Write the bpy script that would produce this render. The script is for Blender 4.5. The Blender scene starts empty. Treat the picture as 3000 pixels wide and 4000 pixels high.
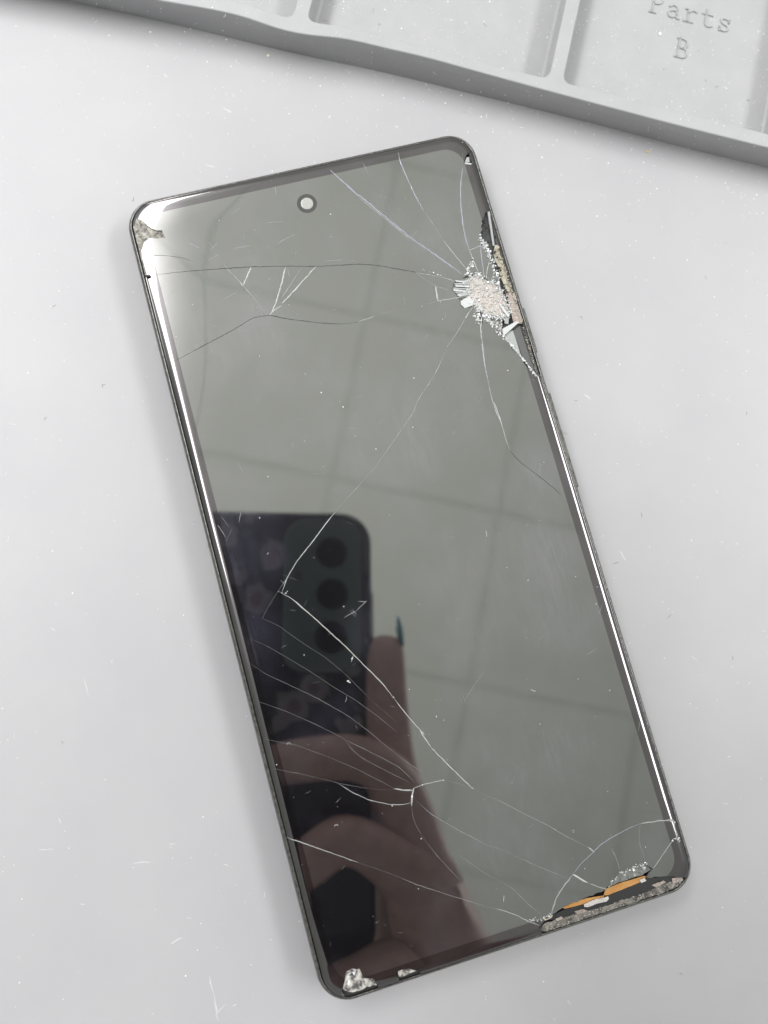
import bpy, bmesh, math, random
from mathutils import Vector, Matrix, noise
from mathutils.geometry import delaunay_2d_cdt
random.seed(7)
S = bpy.context.scene
COL = S.collection
S.unit_settings.system = 'METRIC'
S.unit_settings.scale_length = 0.01            # one unit is one centimetre

# ------------------------------------------------------------------ camera
FPX = 2900.0                                    # focal length in photo pixels (3000 x 4000)
ZCAM = 15.25                                    # lens height above the bench
NADIR = (1300.0, 2350.0)                        # photo pixel straight below the lens
nd = Vector((NADIR[0]-1500, NADIR[1]-2000, FPX)).normalized()
Zw = -nd
Xw = (Vector((1, 0, 0)) - Zw*Zw.x).normalized()
Yw = Zw.cross(Xw)
def cam2world(v): return Vector((v.dot(Xw), v.dot(Yw), v.dot(Zw)))
cd = bpy.data.cameras.new('camera'); cam = bpy.data.objects.new('camera', cd); COL.objects.link(cam)
cx, cy, cz = cam2world(Vector((1,0,0))), cam2world(Vector((0,-1,0))), cam2world(Vector((0,0,-1)))
CM = Matrix(((cx.x,cy.x,cz.x,0),(cx.y,cy.y,cz.y,0),(cx.z,cy.z,cz.z,ZCAM),(0,0,0,1)))
cam.matrix_world = CM
cd.sensor_fit = 'VERTICAL'; cd.sensor_height = 34.6; cd.sensor_width = 25.95
cd.lens = FPX/4000*34.6
cd.clip_start = 0.05; cd.clip_end = 3000
cd.dof.use_dof = True; cd.dof.focus_distance = 14.6; cd.dof.aperture_fstop = 0.13
S.camera = cam
def P(px, py, z=0.0):
    d = cam2world(Vector((px-1500, py-2000, FPX)))
    t = (z-ZCAM)/d.z
    return Vector((d.x*t, d.y*t, z))
ZS = 0.80                                       # top of the phone glass
def mirror_to_height(px, py, z):                # where a reflection seen at a pixel really is, at height z
    p = P(px, py, ZS); k = (z-ZS)/(ZCAM-ZS)
    return Vector((p.x*(1+k), p.y*(1+k), z))
def mirror_to_cam(px, py, back=0.1):            # the same in the frame of the phone that takes the picture
    p = P(px, py, ZS); d = Vector((p.x, p.y, ZCAM-ZS))
    R = CM.to_3x3().transposed()
    a = R @ (p-Vector((0,0,ZCAM))); b = R @ d
    t = (back-a.z)/b.z
    return (a+b*t)

# ------------------------------------------------------------------ world, lamps, exposure
W = bpy.data.worlds.new('World'); S.world = W; W.use_nodes = True
W.node_tree.nodes['Background'].inputs[0].default_value = (0.96, 0.97, 1.0, 1)
W.node_tree.nodes['Background'].inputs[1].default_value = 0.76
def area(name, loc, sx, sy, radiance, rot=(0,0,0), col=(0.985,0.985,1.0)):
    l = bpy.data.lights.new(name, 'AREA'); l.shape = 'RECTANGLE'; l.size = sx; l.size_y = sy
    l.energy = radiance*math.pi*sx*sy; l.color = col
    o = bpy.data.objects.new(name, l); COL.objects.link(o); o.location = loc; o.rotation_euler = rot
    return o
CEIL = 245.0
GRID_A = -math.radians(11.2)
area('ceiling_lamps_and_fill', (-128, 110, CEIL-26), 62, 260, 14, (0,0,GRID_A))
area('ceiling_lamps_and_fill', (-128, 110, CEIL-25), 62, 260, 8, (math.pi,0,GRID_A), (0.95,0.89,1.0))  # added up-light, spreads a soft glow on the ceiling round the lamp
area('ceiling_lamps_and_fill', (232, 40, CEIL-3), 66, 215, 21, (0,0,GRID_A))
area('side_fill_light', (-30, 330, 95), 170, 110, 7, (math.radians(90),0,0), (0.95,0.95,1.0))  # added unseen fill from the tray side, lights the fingers' upper edges
area('ceiling_fill_light', (-15, 100, 10), 80, 80, 40, (math.pi,0,0), (0.985,0.96,1.0))  # added unseen fill from below, brightens the ceiling
S.view_settings.view_transform = 'Standard'; S.view_settings.look = 'None'
S.view_settings.exposure = 0.0; S.view_settings.gamma = 1.0
S.render.engine = 'CYCLES'
S.cycles.use_denoising = True
S.cycles.max_bounces = 8; S.cycles.glossy_bounces = 5
S.cycles.caustics_reflective = False; S.cycles.caustics_refractive = False

# ------------------------------------------------------------------ helpers
def link(name, me, mats=(), parent=None, smooth=False):
    o = bpy.data.objects.new(name, me); COL.objects.link(o)
    for m in (mats if isinstance(mats, (list, tuple)) else [mats]): me.materials.append(m)
    if parent: o.parent = parent
    if smooth:
        for p in me.polygons: p.use_smooth = True
    return o
def mesh(name, v, f, mats=(), parent=None, smooth=False):
    me = bpy.data.meshes.new(name); me.from_pydata([tuple(x) for x in v], [], f); me.update()
    return link(name, me, mats, parent, smooth)
def from_bm(name, bm, mats=(), parent=None, smooth=False):
    me = bpy.data.meshes.new(name); bm.normal_update(); bm.to_mesh(me); bm.free()
    return link(name, me, mats, parent, smooth)
def tag(o, label=None, cat=None, group=None, kind=None):
    if label: o['label'] = label
    if cat: o['category'] = cat
    if group: o['group'] = group
    if kind: o['kind'] = kind
    return o
def empty(name, loc=(0,0,0), rz=0):
    o = bpy.data.objects.new(name, None); COL.objects.link(o); o.location = loc; o.rotation_euler = (0,0,rz)
    o.empty_display_size = 1; return o
def mat(name, col, rough=0.5, ior=1.5, metal=0.0, coat=0.0):
    m = bpy.data.materials.new(name); m.use_nodes = True
    b = m.node_tree.nodes['Principled BSDF']
    b.inputs['Base Color'].default_value = (*col, 1); b.inputs['Roughness'].default_value = rough
    b.inputs['IOR'].default_value = ior; b.inputs['Metallic'].default_value = metal
    b.inputs['Coat Weight'].default_value = coat
    return m
def N(m, t, **kw):
    n = m.node_tree.nodes.new(t)
    for k, v in kw.items():
        if k in n.inputs: n.inputs[k].default_value = v
        else: setattr(n, k, v)
    return n
def L(m, a, b): m.node_tree.links.new(a, b)
def bsdf(m): return m.node_tree.nodes['Principled BSDF']
def coords(m): return N(m, 'ShaderNodeTexCoord').outputs['Object']
def noise_node(m, scale, detail=4, rough=0.55, vec=None):
    n = N(m, 'ShaderNodeTexNoise'); n.inputs['Scale'].default_value = scale
    n.inputs['Detail'].default_value = detail; n.inputs['Roughness'].default_value = rough
    L(m, vec or coords(m), n.inputs['Vector']); return n
def ramp(m, fac, stops):
    r = N(m, 'ShaderNodeValToRGB'); e = r.color_ramp.elements
    while len(e) < len(stops): e.new(0.5)
    for q, (p, c) in zip(e, stops): q.position = p; q.color = (*c, 1) if len(c) == 3 else c
    L(m, fac, r.inputs['Fac']); return r
def bump(m, h, dist, strength=1.0):
    b = N(m, 'ShaderNodeBump'); b.inputs['Distance'].default_value = dist; b.inputs['Strength'].default_value = strength
    L(m, h, b.inputs['Height']); L(m, b.outputs['Normal'], bsdf(m).inputs['Normal']); return b
def noisy(m, scale, c0, c1, lo=0.35, hi=0.65, detail=5):
    n = noise_node(m, scale, detail); r = ramp(m, n.outputs['Fac'], [(lo, c0), (hi, c1)])
    L(m, r.outputs['Color'], bsdf(m).inputs['Base Color']); return n

# ------------------------------------------------------------------ materials
M_mat = mat('bench_rubber', (0.40,0.40,0.40), 0.42, 1.4)
noisy(M_mat, 0.35, (0.326,0.324,0.331), (0.350,0.348,0.352), 0.3, 0.7, 8)
nn = noise_node(M_mat, 60, 3); bump(M_mat, nn.outputs['Fac'], 0.002, 0.25)
M_tray = mat('tray_plastic', (0.31,0.31,0.31), 0.45, 1.45)
noisy(M_tray, 1.1, (0.300,0.301,0.305), (0.328,0.328,0.329), 0.3, 0.7, 8)
nn = noise_node(M_tray, 45, 3); bump(M_tray, nn.outputs['Fac'], 0.003, 0.3)

def screen_mat(name, base, film, ior, rough, film_max, spec, coat=0.009, smudges=()):
    m = mat(name, base, rough, ior); b = bsdf(m)
    b.inputs['Specular Tint'].default_value = (*spec, 1)
    c = coords(m)
    # greasy film: patches and fine streaks that scatter a little light
    n1 = noise_node(m, 0.55, 6, 0.6, c)
    mp = N(m, 'ShaderNodeMapping'); mp.inputs['Rotation'].default_value = (0,0,0.5); mp.inputs['Scale'].default_value = (9,1.2,1)
    L(m, c, mp.inputs['Vector']); n2 = noise_node(m, 2.0, 5, 0.6, mp.outputs['Vector'])
    r1 = ramp(m, n1.outputs['Fac'], [(0.46,(0,0,0)),(0.72,(1,1,1))])
    r2 = ramp(m, n2.outputs['Fac'], [(0.35,(0.35,)*3),(0.7,(1,1,1))])
    mu = N(m, 'ShaderNodeMath', operation='MULTIPLY'); L(m, r1.outputs['Color'], mu.inputs[0]); L(m, r2.outputs['Color'], mu.inputs[1])
    tot = mu.outputs[0]
    for (sx_, sy_), rad, amt in smudges:
        dn = N(m, 'ShaderNodeVectorMath', operation='DISTANCE'); dn.inputs[1].default_value = (sx_, sy_, ZS); L(m, c, dn.inputs[0])
        rg = N(m, 'ShaderNodeMapRange', interpolation_type='SMOOTHSTEP'); rg.inputs['From Min'].default_value = rad; rg.inputs['From Max'].default_value = 0.0; rg.inputs['To Max'].default_value = amt
        L(m, dn.outputs['Value'], rg.inputs['Value'])
        ms = N(m, 'ShaderNodeMath', operation='MULTIPLY'); L(m, rg.outputs['Result'], ms.inputs[0]); L(m, r2.outputs['Color'], ms.inputs[1])
        ad_ = N(m, 'ShaderNodeMath', operation='ADD'); L(m, tot, ad_.inputs[0]); L(m, ms.outputs[0], ad_.inputs[1]); tot = ad_.outputs[0]
    mu2 = N(m, 'ShaderNodeMath', operation='MULTIPLY'); mu2.inputs[1].default_value = film_max; L(m, tot, mu2.inputs[0])
    mx = N(m, 'ShaderNodeMix', data_type='RGBA'); L(m, mu2.outputs[0], mx.inputs['Factor'])
    mx.inputs['A'].default_value = (*base,1); mx.inputs['B'].default_value = (*film,1)
    L(m, mx.outputs['Result'], b.inputs['Base Color'])
    gl = N(m, 'ShaderNodeBsdfGlossy'); gl.inputs['Roughness'].default_value = 0.30
    cw = N(m, 'ShaderNodeMapRange'); cw.inputs['To Min'].default_value = coat; cw.inputs['To Max'].default_value = coat*2
    L(m, mu.outputs[0], cw.inputs['Value'])
    tint = N(m, 'ShaderNodeVectorMath', operation='SCALE'); tint.inputs[0].default_value = (0.92,0.90,1.06); L(m, cw.outputs['Result'], tint.inputs['Scale'])
    L(m, tint.outputs[0], gl.inputs['Color'])
    gl2 = N(m, 'ShaderNodeBsdfGlossy'); gl2.inputs['Roughness'].default_value = 0.15; L(m, tint.outputs[0], gl2.inputs['Color'])
    ash0 = N(m, 'ShaderNodeAddShader'); L(m, gl.outputs[0], ash0.inputs[0]); L(m, gl2.outputs[0], ash0.inputs[1])
    ash = N(m, 'ShaderNodeAddShader'); L(m, b.outputs[0], ash.inputs[0]); L(m, ash0.outputs[0], ash.inputs[1])
    L(m, ash.outputs[0], m.node_tree.nodes['Material Output'].inputs['Surface'])
    mr = N(m, 'ShaderNodeMapRange'); mr.inputs['To Min'].default_value = rough; mr.inputs['To Max'].default_value = rough+0.06
    L(m, mu.outputs[0], mr.inputs['Value']); L(m, mr.outputs['Result'], b.inputs['Roughness'])
    return m
M_bez = screen_mat('bezel_glass', (0.002,0.002,0.002), (0.40,0.36,0.36), 1.80, 0.02, 0.03, (1.0,0.95,0.90))
M_edge = mat('broken_glass_edge', (0.26,0.27,0.26), 0.15, 1.6)
M_frame = mat('frame_metal', (0.13,0.13,0.12), 0.28, 1.5, 1.0)
nn = noise_node(M_frame, 14, 6); r = ramp(M_frame, nn.outputs['Fac'], [(0.3,(0.07,0.07,0.062)),(0.7,(0.21,0.21,0.195))])
L(M_frame, r.outputs['Color'], bsdf(M_frame).inputs['Base Color'])
M_black = mat('black_adhesive', (0.008,0.008,0.008), 0.6)
M_inner = mat('chassis_inside', (0.03,0.03,0.03), 0.5)
M_sand = mat('sandy_residue', (0.5,0.48,0.44), 0.8)
nn = noisy(M_sand, 38, (0.29,0.262,0.236), (0.49,0.465,0.435), 0.36, 0.62, 3)
bump(M_sand, nn.outputs['Fac'], 0.012, 0.8)
M_glue = mat('dirty_adhesive', (0.3,0.28,0.24), 0.7)
nn = noisy(M_glue, 7, (0.035,0.032,0.026), (0.23,0.217,0.19), 0.36, 0.66, 9); bump(M_glue, nn.outputs['Fac'], 0.01, 0.8)
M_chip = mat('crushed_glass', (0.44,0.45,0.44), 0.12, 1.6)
M_corner = mat('corner_residue', (0.2,0.2,0.2), 0.6)
nn = noisy(M_corner, 13, (0.07,0.062,0.05), (0.40,0.385,0.34), 0.34, 0.68, 5); bump(M_corner, nn.outputs['Fac'], 0.015, 1.0)
M_cream = mat('cream_glue', (0.36,0.335,0.26), 0.6)
M_pink = mat('pinkish_glue', (0.58,0.50,0.46), 0.7)
nn = noisy(M_pink, 34, (0.22,0.18,0.155), (0.37,0.325,0.295), 0.36, 0.64, 3)
M_orange = mat('orange_flex', (0.72,0.36,0.09), 0.35)
noisy(M_orange, 5, (0.36,0.165,0.038), (0.47,0.25,0.08), 0.3, 0.7)
M_crack = mat('crack_white', (0.27,0.28,0.27), 0.25, 1.5)
M_crackp = mat('crack_violet', (0.23,0.225,0.28), 0.25, 1.5)
M_crackd = mat('crack_dark', (0.035,0.035,0.035), 0.4, 1.4)
M_crackg = mat('crack_over_dark', (0.10,0.102,0.10), 0.3, 1.6)  # faint crack darkened in colour to suit the dark reflection it crosses
M_crackf = mat('crack_faint', (0.19,0.193,0.188), 0.3, 1.6)
M_dust = mat('dust_white', (0.82,0.82,0.80), 0.8)
M_dustd = mat('lint_dark', (0.05,0.05,0.05), 0.8)

# ------------------------------------------------------------------ bench top
bench = mesh('tabletop', [(-60,-45,0),(60,-45,0),(60,70,0),(-60,70,0),(-60,-45,-2.5),(60,-45,-2.5),(60,70,-2.5),(-60,70,-2.5)],
             [(0,1,2,3),(7,6,5,4),(0,4,5,1),(1,5,6,2),(2,6,7,3),(3,7,4,0)], M_mat)
tag(bench, kind='structure', label='smooth pale grey work mat dusted with white flecks')

# ------------------------------------------------------------------ ceiling seen in the glass
def box(bm, x0, y0, z0, x1, y1, z1, bev=0):
    r = bmesh.ops.create_cube(bm, size=1)
    for v in r['verts']: v.co = Vector((x0+(v.co.x+.5)*(x1-x0), y0+(v.co.y+.5)*(y1-y0), z0+(v.co.z+.5)*(z1-z0)))
    if bev:
        es = list({e for v in r['verts'] for e in v.link_edges})
        bmesh.ops.bevel(bm, geom=es, offset=bev, segments=1, affect='EDGES')
M_tile = mat('ceiling_board', (0.80,0.82,0.775), 0.9)
nn = noisy(M_tile, 0.02, (0.775,0.795,0.735), (0.815,0.83,0.775), 0.3, 0.7, 6)
M_grid = mat('ceiling_bar', (0.69,0.72,0.655), 0.6)
node = mirror_to_height(1293, 1862, CEIL)
ceil = mesh('ceiling', [(-400,-330,CEIL+5),(400,-330,CEIL+5),(400,520,CEIL+5),(-400,520,CEIL+5),(-400,-330,CEIL+9),(400,-330,CEIL+9),(400,520,CEIL+9),(-400,520,CEIL+9)],
            [(3,2,1,0),(4,5,6,7),(0,1,5,4),(1,2,6,5),(2,3,7,6),(3,0,4,7)], M_tile)
tag(ceil, kind='structure', label='off-white tiled ceiling reflected in the phone glass')
TS = 61.0
bm = bmesh.new(); box(bm, 0.7, 0.7, 0, TS-0.7, TS-0.7, 0.9, 0.25)
tme = bpy.data.meshes.new('ceiling_tile'); bm.to_mesh(tme); bm.free(); tme.materials.append(M_tile)
rz = Matrix.Rotation(GRID_A, 4, 'Z')
for i in range(-5, 6):
    for j in range(-4, 7):
        o = bpy.data.objects.new('ceiling_tile', tme); COL.objects.link(o); o.parent = ceil
        o.matrix_world = Matrix.Translation(Vector((node.x, node.y, CEIL))) @ rz @ Matrix.Translation((i*TS, j*TS, 0.6))
bm = bmesh.new()
for i in range(-5, 7): box(bm, i*TS-0.7, -4*TS, 0.3, i*TS+0.7, 7*TS, 3.5)
for j in range(-4, 8):
    for i in range(-5, 6): box(bm, i*TS+0.7, j*TS-0.7, 0.3, (i+1)*TS-0.7, j*TS+0.7, 3.5)
g = from_bm('ceiling_grid', bm, M_grid, ceil)
g.matrix_world = Matrix.Translation(Vector((node.x, node.y, CEIL))) @ rz

# ------------------------------------------------------------------ the cracked phone: its frame of reference
def lin(a, b): return Vector((a[0],a[1],1)).cross(Vector((b[0],b[1],1)))
def hit(a, b): p = a.cross(b); return (p.x/p.z, p.y/p.z)
lt, ll = lin((557,815),(1700,555)), lin((640,1450),(1141,3403))
lr, lb = lin((1942,938),(2589,3000)), lin((1358,3885),(2643,3472))
Q = [P(*hit(a,b), 0.42) for a, b in ((lt,ll),(lt,lr),(lb,lr),(lb,ll))]
ctr = sum(Q, Vector())/4
ax = ((Q[1]-Q[0])+(Q[2]-Q[3])).normalized()
PW = ((Q[1]-Q[0]).length+(Q[2]-Q[3]).length)/2; PH = ((Q[0]-Q[3]).length+(Q[1]-Q[2]).length)/2
ANG = math.atan2(ax.y, ax.x)
PHM = Matrix.Translation((ctr.x, ctr.y, 0)) @ Matrix.Rotation(ANG, 4, 'Z')
PHI = PHM.inverted()
print('PHONE', PW, PH, math.degrees(ANG), ctr)
def G(px, py, z=ZS): return PHI @ P(px, py, z)          # photo pixel -> point on the phone, in its own frame
M_disp = screen_mat('display_glass', (0.003,0.003,0.0035), (0.40,0.39,0.56), 2.32, 0.015, 0.045, (0.98,1.0,0.91), smudges=[(G(*p)[:2], rr, am) for p, rr, am in (((960,2180),1.2,1.0),((1000,2480),0.9,0.8),((2090,1800),0.75,0.9),((2130,2150),0.9,0.8),((2250,2450),0.8,0.7),((1180,730),0.6,1.0),((2560,3300),0.7,0.8))])
phone = empty('cracked_phone', (ctr.x, ctr.y, 0), ANG)
tag(phone, 'black smartphone with a shattered glass screen and dirty chipped edges lying on the grey mat', 'phone')

def rrect(w, h, r, n=14, inset=0.0, sub=24):
    w -= 2*inset; h -= 2*inset; r = max(r-inset*0.9, 0.02)
    pts = []
    cs = [(w/2-r, h/2-r, 0), (-w/2+r, h/2-r, 90), (-w/2+r, -h/2+r, 180), (w/2-r, -h/2+r, 270)]
    for k, (x, y, a0) in enumerate(cs):
        for i in range(n+1):
            a = math.radians(a0+90*i/n); pts.append((x+r*math.cos(a), y+r*math.sin(a)))
        a1 = pts[-1]; nx = cs[(k+1)%4]; aa = math.radians(nx[2]); b1 = (nx[0]+r*math.cos(aa), nx[1]+r*math.sin(aa))
        for i in range(1, sub): t = i/sub; pts.append((a1[0]+(b1[0]-a1[0])*t, a1[1]+(b1[1]-a1[1])*t))
    return pts
def loft(rings, close_top=False, close_bot=False):
    v, f = [], []; n = len(rings[0])
    for r in rings: v += r
    for k in range(len(rings)-1):
        for i in range(n):
            a, b = k*n+i, k*n+(i+1)%n; f.append((a, b, b+n, a+n))
    if close_bot: f.append(tuple(range(n-1,-1,-1)))
    if close_top: f.append(tuple(range((len(rings)-1)*n, len(rings)*n)))
    return v, f
CR = 0.60
prof = [(0.30,0.0),(0.12,0.04),(0.04,0.14),(0.0,0.30),(0.0,0.46),(0.010,0.56),(0.028,0.63),(0.052,0.685),(0.078,0.712),(0.092,0.718),(0.104,0.712),(0.110,0.70),(0.114,0.60)]
rings = [[(x,y,z) for x,y in rrect(PW,PH,CR,14,d)] for d,z in prof]
v, f = loft(rings, True, True)
mesh('frame', v, f, [M_frame], phone, True)
v, f = loft([[(x,y,z) for x,y in rrect(PW,PH,CR,14,0.116)] for z in (0.602,0.60)]); 
v, f = loft([[(x,y,z) for x,y in rrect(PW,PH,CR,14,d)] for d,z in ((0.1120,0.604),(0.1120,0.676),(0.137,0.676),(0.27,0.64))], True)
mesh('adhesive_gasket', v, f, [M_black], phone)

GI = 0.135                                            # the glass edge sits this far inside the frame outline
GW, GH, GR = PW-2*GI, PH-2*GI, CR-GI*0.9
def sd(x, y, w=GW, h=GH, r=GR):                       # depth inside the glass outline
    qx, qy = abs(x)-w/2+r, abs(y)-h/2+r
    return -(math.hypot(max(qx,0), max(qy,0))+min(max(qx,qy),0)-r)
def sstep(a, b, x):
    t = min(max((x-a)/(b-a),0),1); return t*t*(3-2*t)
def gz(x, y):
    d = max(sd(x,y), 0)
    k = sstep(GH/2-6.5, GH/2-0.6, y)
    kc = k*sstep(0.5, -GW/2+0.6, x)
    z = ZS - 0.030*(1-0.75*kc)*max(1-d/0.15, 0)**2
    if x < 0: z -= (0.011+0.012*k)*(1-kc)*max(1-(x+GW/2)/(0.15+0.13*k), 0)**2
    # the corner beside the ear is bent down over a wider strip
    if k > 0:
        dl = max(x+GW/2, 0)
        z -= 0.060*k*max(1-dl/1.15, 0)**2.2
        if x < 0:
            k2 = sstep(-0.2, -GW/2+0.5, x); z -= 0.030*k2*max(1-max(GH/2-y,0)/0.7, 0)**2
    # slight unevenness of the laminated panel
    z += 0.0006*noise.noise(Vector((x*0.35, y*0.35, 3.1)))
    return z
def gn(x, y):
    e = 0.004
    return Vector((-(gz(x+e,y)-gz(x-e,y))/(2*e), -(gz(x,y+e)-gz(x,y-e))/(2*e), 1)).normalized()
def inpoly(x, y, p):
    c = False; j = len(p)-1
    for i in range(len(p)):
        if (p[i][1] > y) != (p[j][1] > y) and x < (p[j][0]-p[i][0])*(y-p[i][1])/(p[j][1]-p[i][1])+p[i][0]: c = not c
        j = i
    return c
def zoomA(l): return [(400+x*.6028, 450+y*.6028) for x,y in l]
def zoomB(l): return [(1400+x*.5425, 450+y*.5425) for x,y in l]
def zoomC(l): return [(700+x*.6028, 1900+y*.6028) for x,y in l]
def zoomD(l): return [(1700+x*.678, 1400+y*.678) for x,y in l]
def zoomE(l): return [(900+x*.6028, 2800+y*.6028) for x,y in l]
def zoomF(l): return [(1900+x*.5425, 3000+y*.5425) for x,y in l]
def loc(l): return [tuple(G(*p)[:2]) for p in l]
def jag(p, amt=0.012, step=0.06, closed=True):
    out = []; n = len(p)
    for i in range(n if closed else n-1):
        a, b = p[i], p[(i+1)%n]; d = math.dist(a,b); k = max(1, int(d/step))
        for j in range(k):
            t = j/k; q = amt if j else amt*0.4
            out.append((a[0]+(b[0]-a[0])*t+random.uniform(-q,q), a[1]+(b[1]-a[1])*t+random.uniform(-q,q)))
    if not closed: out.append(p[-1])
    return out
OUT = 0.25
corner_gap = loc(zoomA([(250,672),(300,715),(352,744),(385,742),(405,792),(360,795),(310,790),(268,815),(248,865),(252,930),(272,1015),(290,1030),(250,1040),(215,900),(185,760),(215,660)]))
impact_gap = loc(zoomB([(922,690),(905,720),(888,790),(880,880),(884,940),(925,965),(955,1030),(980,1110),(1000,1180),(985,1215),(940,1195),(905,1165),(860,1150),(800,1150),(755,1170),(690,1205),(668,1250),(720,1290),(715,1305),(735,1370),(760,1390),(800,1385),(850,1420),(868,1500),(888,1510),(905,1440),(950,1460),(972,1520),(1012,1570),(1050,1600),(1120,1690),(1210,1810),(1285,1885),(1320,1860),(1230,1600),(1080,1200),(990,850),(945,690)]))
flex_gap = loc(zoomF([(380,1145),(420,1100),(470,1062),(560,1000),(700,940),(850,880),(890,835),(950,765),(1060,712),(1150,692),(1200,728),(1160,792),(1290,778),(1430,790),(1500,830),(1400,960),(900,1100),(420,1240)]))
left_chip = loc(zoomE([(725,1760),(742,1690),(748,1652),(790,1630),(840,1632),(865,1692),(920,1695),(957,1742),(960,1800),(760,1850),(720,1800)]))
mid_chip = loc(zoomE([(1082,1700),(1078,1652),(1130,1635),(1175,1635),(1228,1652),(1235,1680),(1100,1730)]))
ear_gap = loc(zoomB([(784,268),(770,300),(756,348),(800,352),(818,350),(830,345),(800,262)]))
GAPS = [jag(corner_gap,0.008), jag(impact_gap,0.02,0.05), jag(flex_gap,0.012), jag(left_chip,0.012), jag(mid_chip,0.01), jag(ear_gap,0.004)]
def build_glass():
    V, E = [], []
    def ring(pts, closed=True):
        b = len(V)
        for p in pts: V.append(Vector(p))
        n = len(pts)
        for i in range(n if closed else n-1): E.append((b+i, b+(i+1)%n))
    for d in (0,0.012,0.03,0.055,0.085,0.12,0.155,0.19,0.225,0.26): ring(rrect(GW,GH,GR,16,d,64))
    AW, AH, AR = GW-0.48, GH-0.54, 0.40
    act = rrect(AW, AH, AR, 12, 0, 40); ring(act)
    for d in (0.32,0.42,0.52,0.64,0.78,0.95,1.15):
        for p in rrect(GW,GH,GR,10,d,40): V.append(Vector(p))
    x = -GW/2+1.4
    while x < GW/2-1.3:
        y = -GH/2+1.4
        while y < GH/2-1.3: V.append(Vector((x,y))); y += 0.45
        x += 0.45
    for g in GAPS: ring(g)
    ov, oe, of, _, _, _ = delaunay_2d_cdt(V, E, [], 0, 1e-5)
    fb, fd = [], []
    for t in of:
        x = sum(ov[i].x for i in t)/3; y = sum(ov[i].y for i in t)/3
        if sd(x,y) < -1e-4 or any(inpoly(x,y,g) for g in GAPS): continue
        a, b, c = (ov[i] for i in t)
        if (b-a).cross(c-a) < 0: t = t[::-1]
        (fd if sd(x,y,AW,AH,AR) > 0 else fb).append(tuple(t))
    return ov, fb, fd
gv, fb, fd = build_glass()
edge_count = {}
for t in fb+fd:
    for i in range(3):
        a, b = t[i], t[(i+1)%3]; edge_count[(a,b)] = 1
rim = [(a,b) for (a,b) in edge_count if (b,a) not in edge_count]
def part_glass(name, faces, m, own_rim):
    idx, v = {}, []
    def g(i):
        if i not in idx: idx[i] = len(v); p = gv[i]; v.append((p.x,p.y,gz(p.x,p.y)))
        return idx[i]
    f = [tuple(g(i) for i in t) for t in faces]; nt = len(f)
    nrm = {idx[i]: gn(gv[i].x, gv[i].y) for i in idx}
    fs = set()
    for t in faces:
        for i in range(3): fs.add((t[i], t[(i+1)%3]))
    for a, b in rim:
        if (a,b) in fs:
            A, B = gv[a], gv[b]; k = len(v)
            v += [(A.x,A.y,gz(A.x,A.y)),(B.x,B.y,gz(B.x,B.y)),(B.x,B.y,0.70),(A.x,A.y,0.70)]
            f.append((k+3,k+2,k+1,k))
    me = bpy.data.meshes.new(name); me.from_pydata(v, [], f); me.update()
    o = link(name, me, [m, M_edge], phone)
    for i, p in enumerate(me.polygons):
        p.use_smooth = i < nt
        if i >= nt: p.material_index = 1
    ln = []
    for p in me.polygons:
        for vi in p.vertices: ln.append(nrm[vi] if p.index < nt else p.normal)
    me.normals_split_custom_set([tuple(n) for n in ln])
    return o
bezel = part_glass('bezel', fb, M_bez, True); bezel['label'] = 'black glass border round the display'
disp = part_glass('display', fd, M_disp, False); disp['label'] = 'dark reflective display under cracked glass'

# ------------------------------------------------------------------ front camera
fc = G(1199, 795)
def disc(name, c, prof, m, parent, n=40, smooth=True):
    rings = [[(c.x+r*math.cos(2*math.pi*i/n), c.y+r*math.sin(2*math.pi*i/n), z) for i in range(n)] for r, z in prof]
    v, f = loft(rings, True); return mesh(name, v, f, m, parent, smooth)
M_ring = mat('lens_ring', (0.01,0.01,0.01), 0.08, 1.75)
M_pupil = mat('lens_glass_pale', (0.31,0.31,0.29), 0.2, 1.4)
nz = gz(fc.x, fc.y)
fcam = disc('front_camera', fc, [(0.205,nz+0.0008),(0.130,nz+0.0009)], M_ring, phone)
disc('lens', fc, [(0.127,nz+0.001),(0.122,nz+0.004),(0.09,nz+0.006),(0.04,nz+0.007)], M_pupil, fcam)

# ------------------------------------------------------------------ side buttons and antenna lines
def side_button(p0, p1):
    a, b = G(*p0, 0.42), G(*p1, 0.42); y0, y1 = min(a.y,b.y), max(a.y,b.y)
    bm = bmesh.new(); box(bm, PW/2-0.03, y0, 0.26, PW/2+0.045, y1, 0.55, 0.02)
    return from_bm('side_button', bm, M_frame, phone)
side_button((2043,1210),(2094,1383)); side_button((2141,1539),(2253,1905))
M_ant = mat('antenna_plastic', (0.10,0.10,0.095), 0.5)
for p in ((1424,618),(893,742)):
    a = G(*p, 0.6); bm = bmesh.new(); box(bm, a.x-0.03, PH/2-0.09, 0.15, a.x+0.03, PH/2-0.002, 0.52, 0.004)
    from_bm('antenna_line', bm, M_ant, phone)

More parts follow.
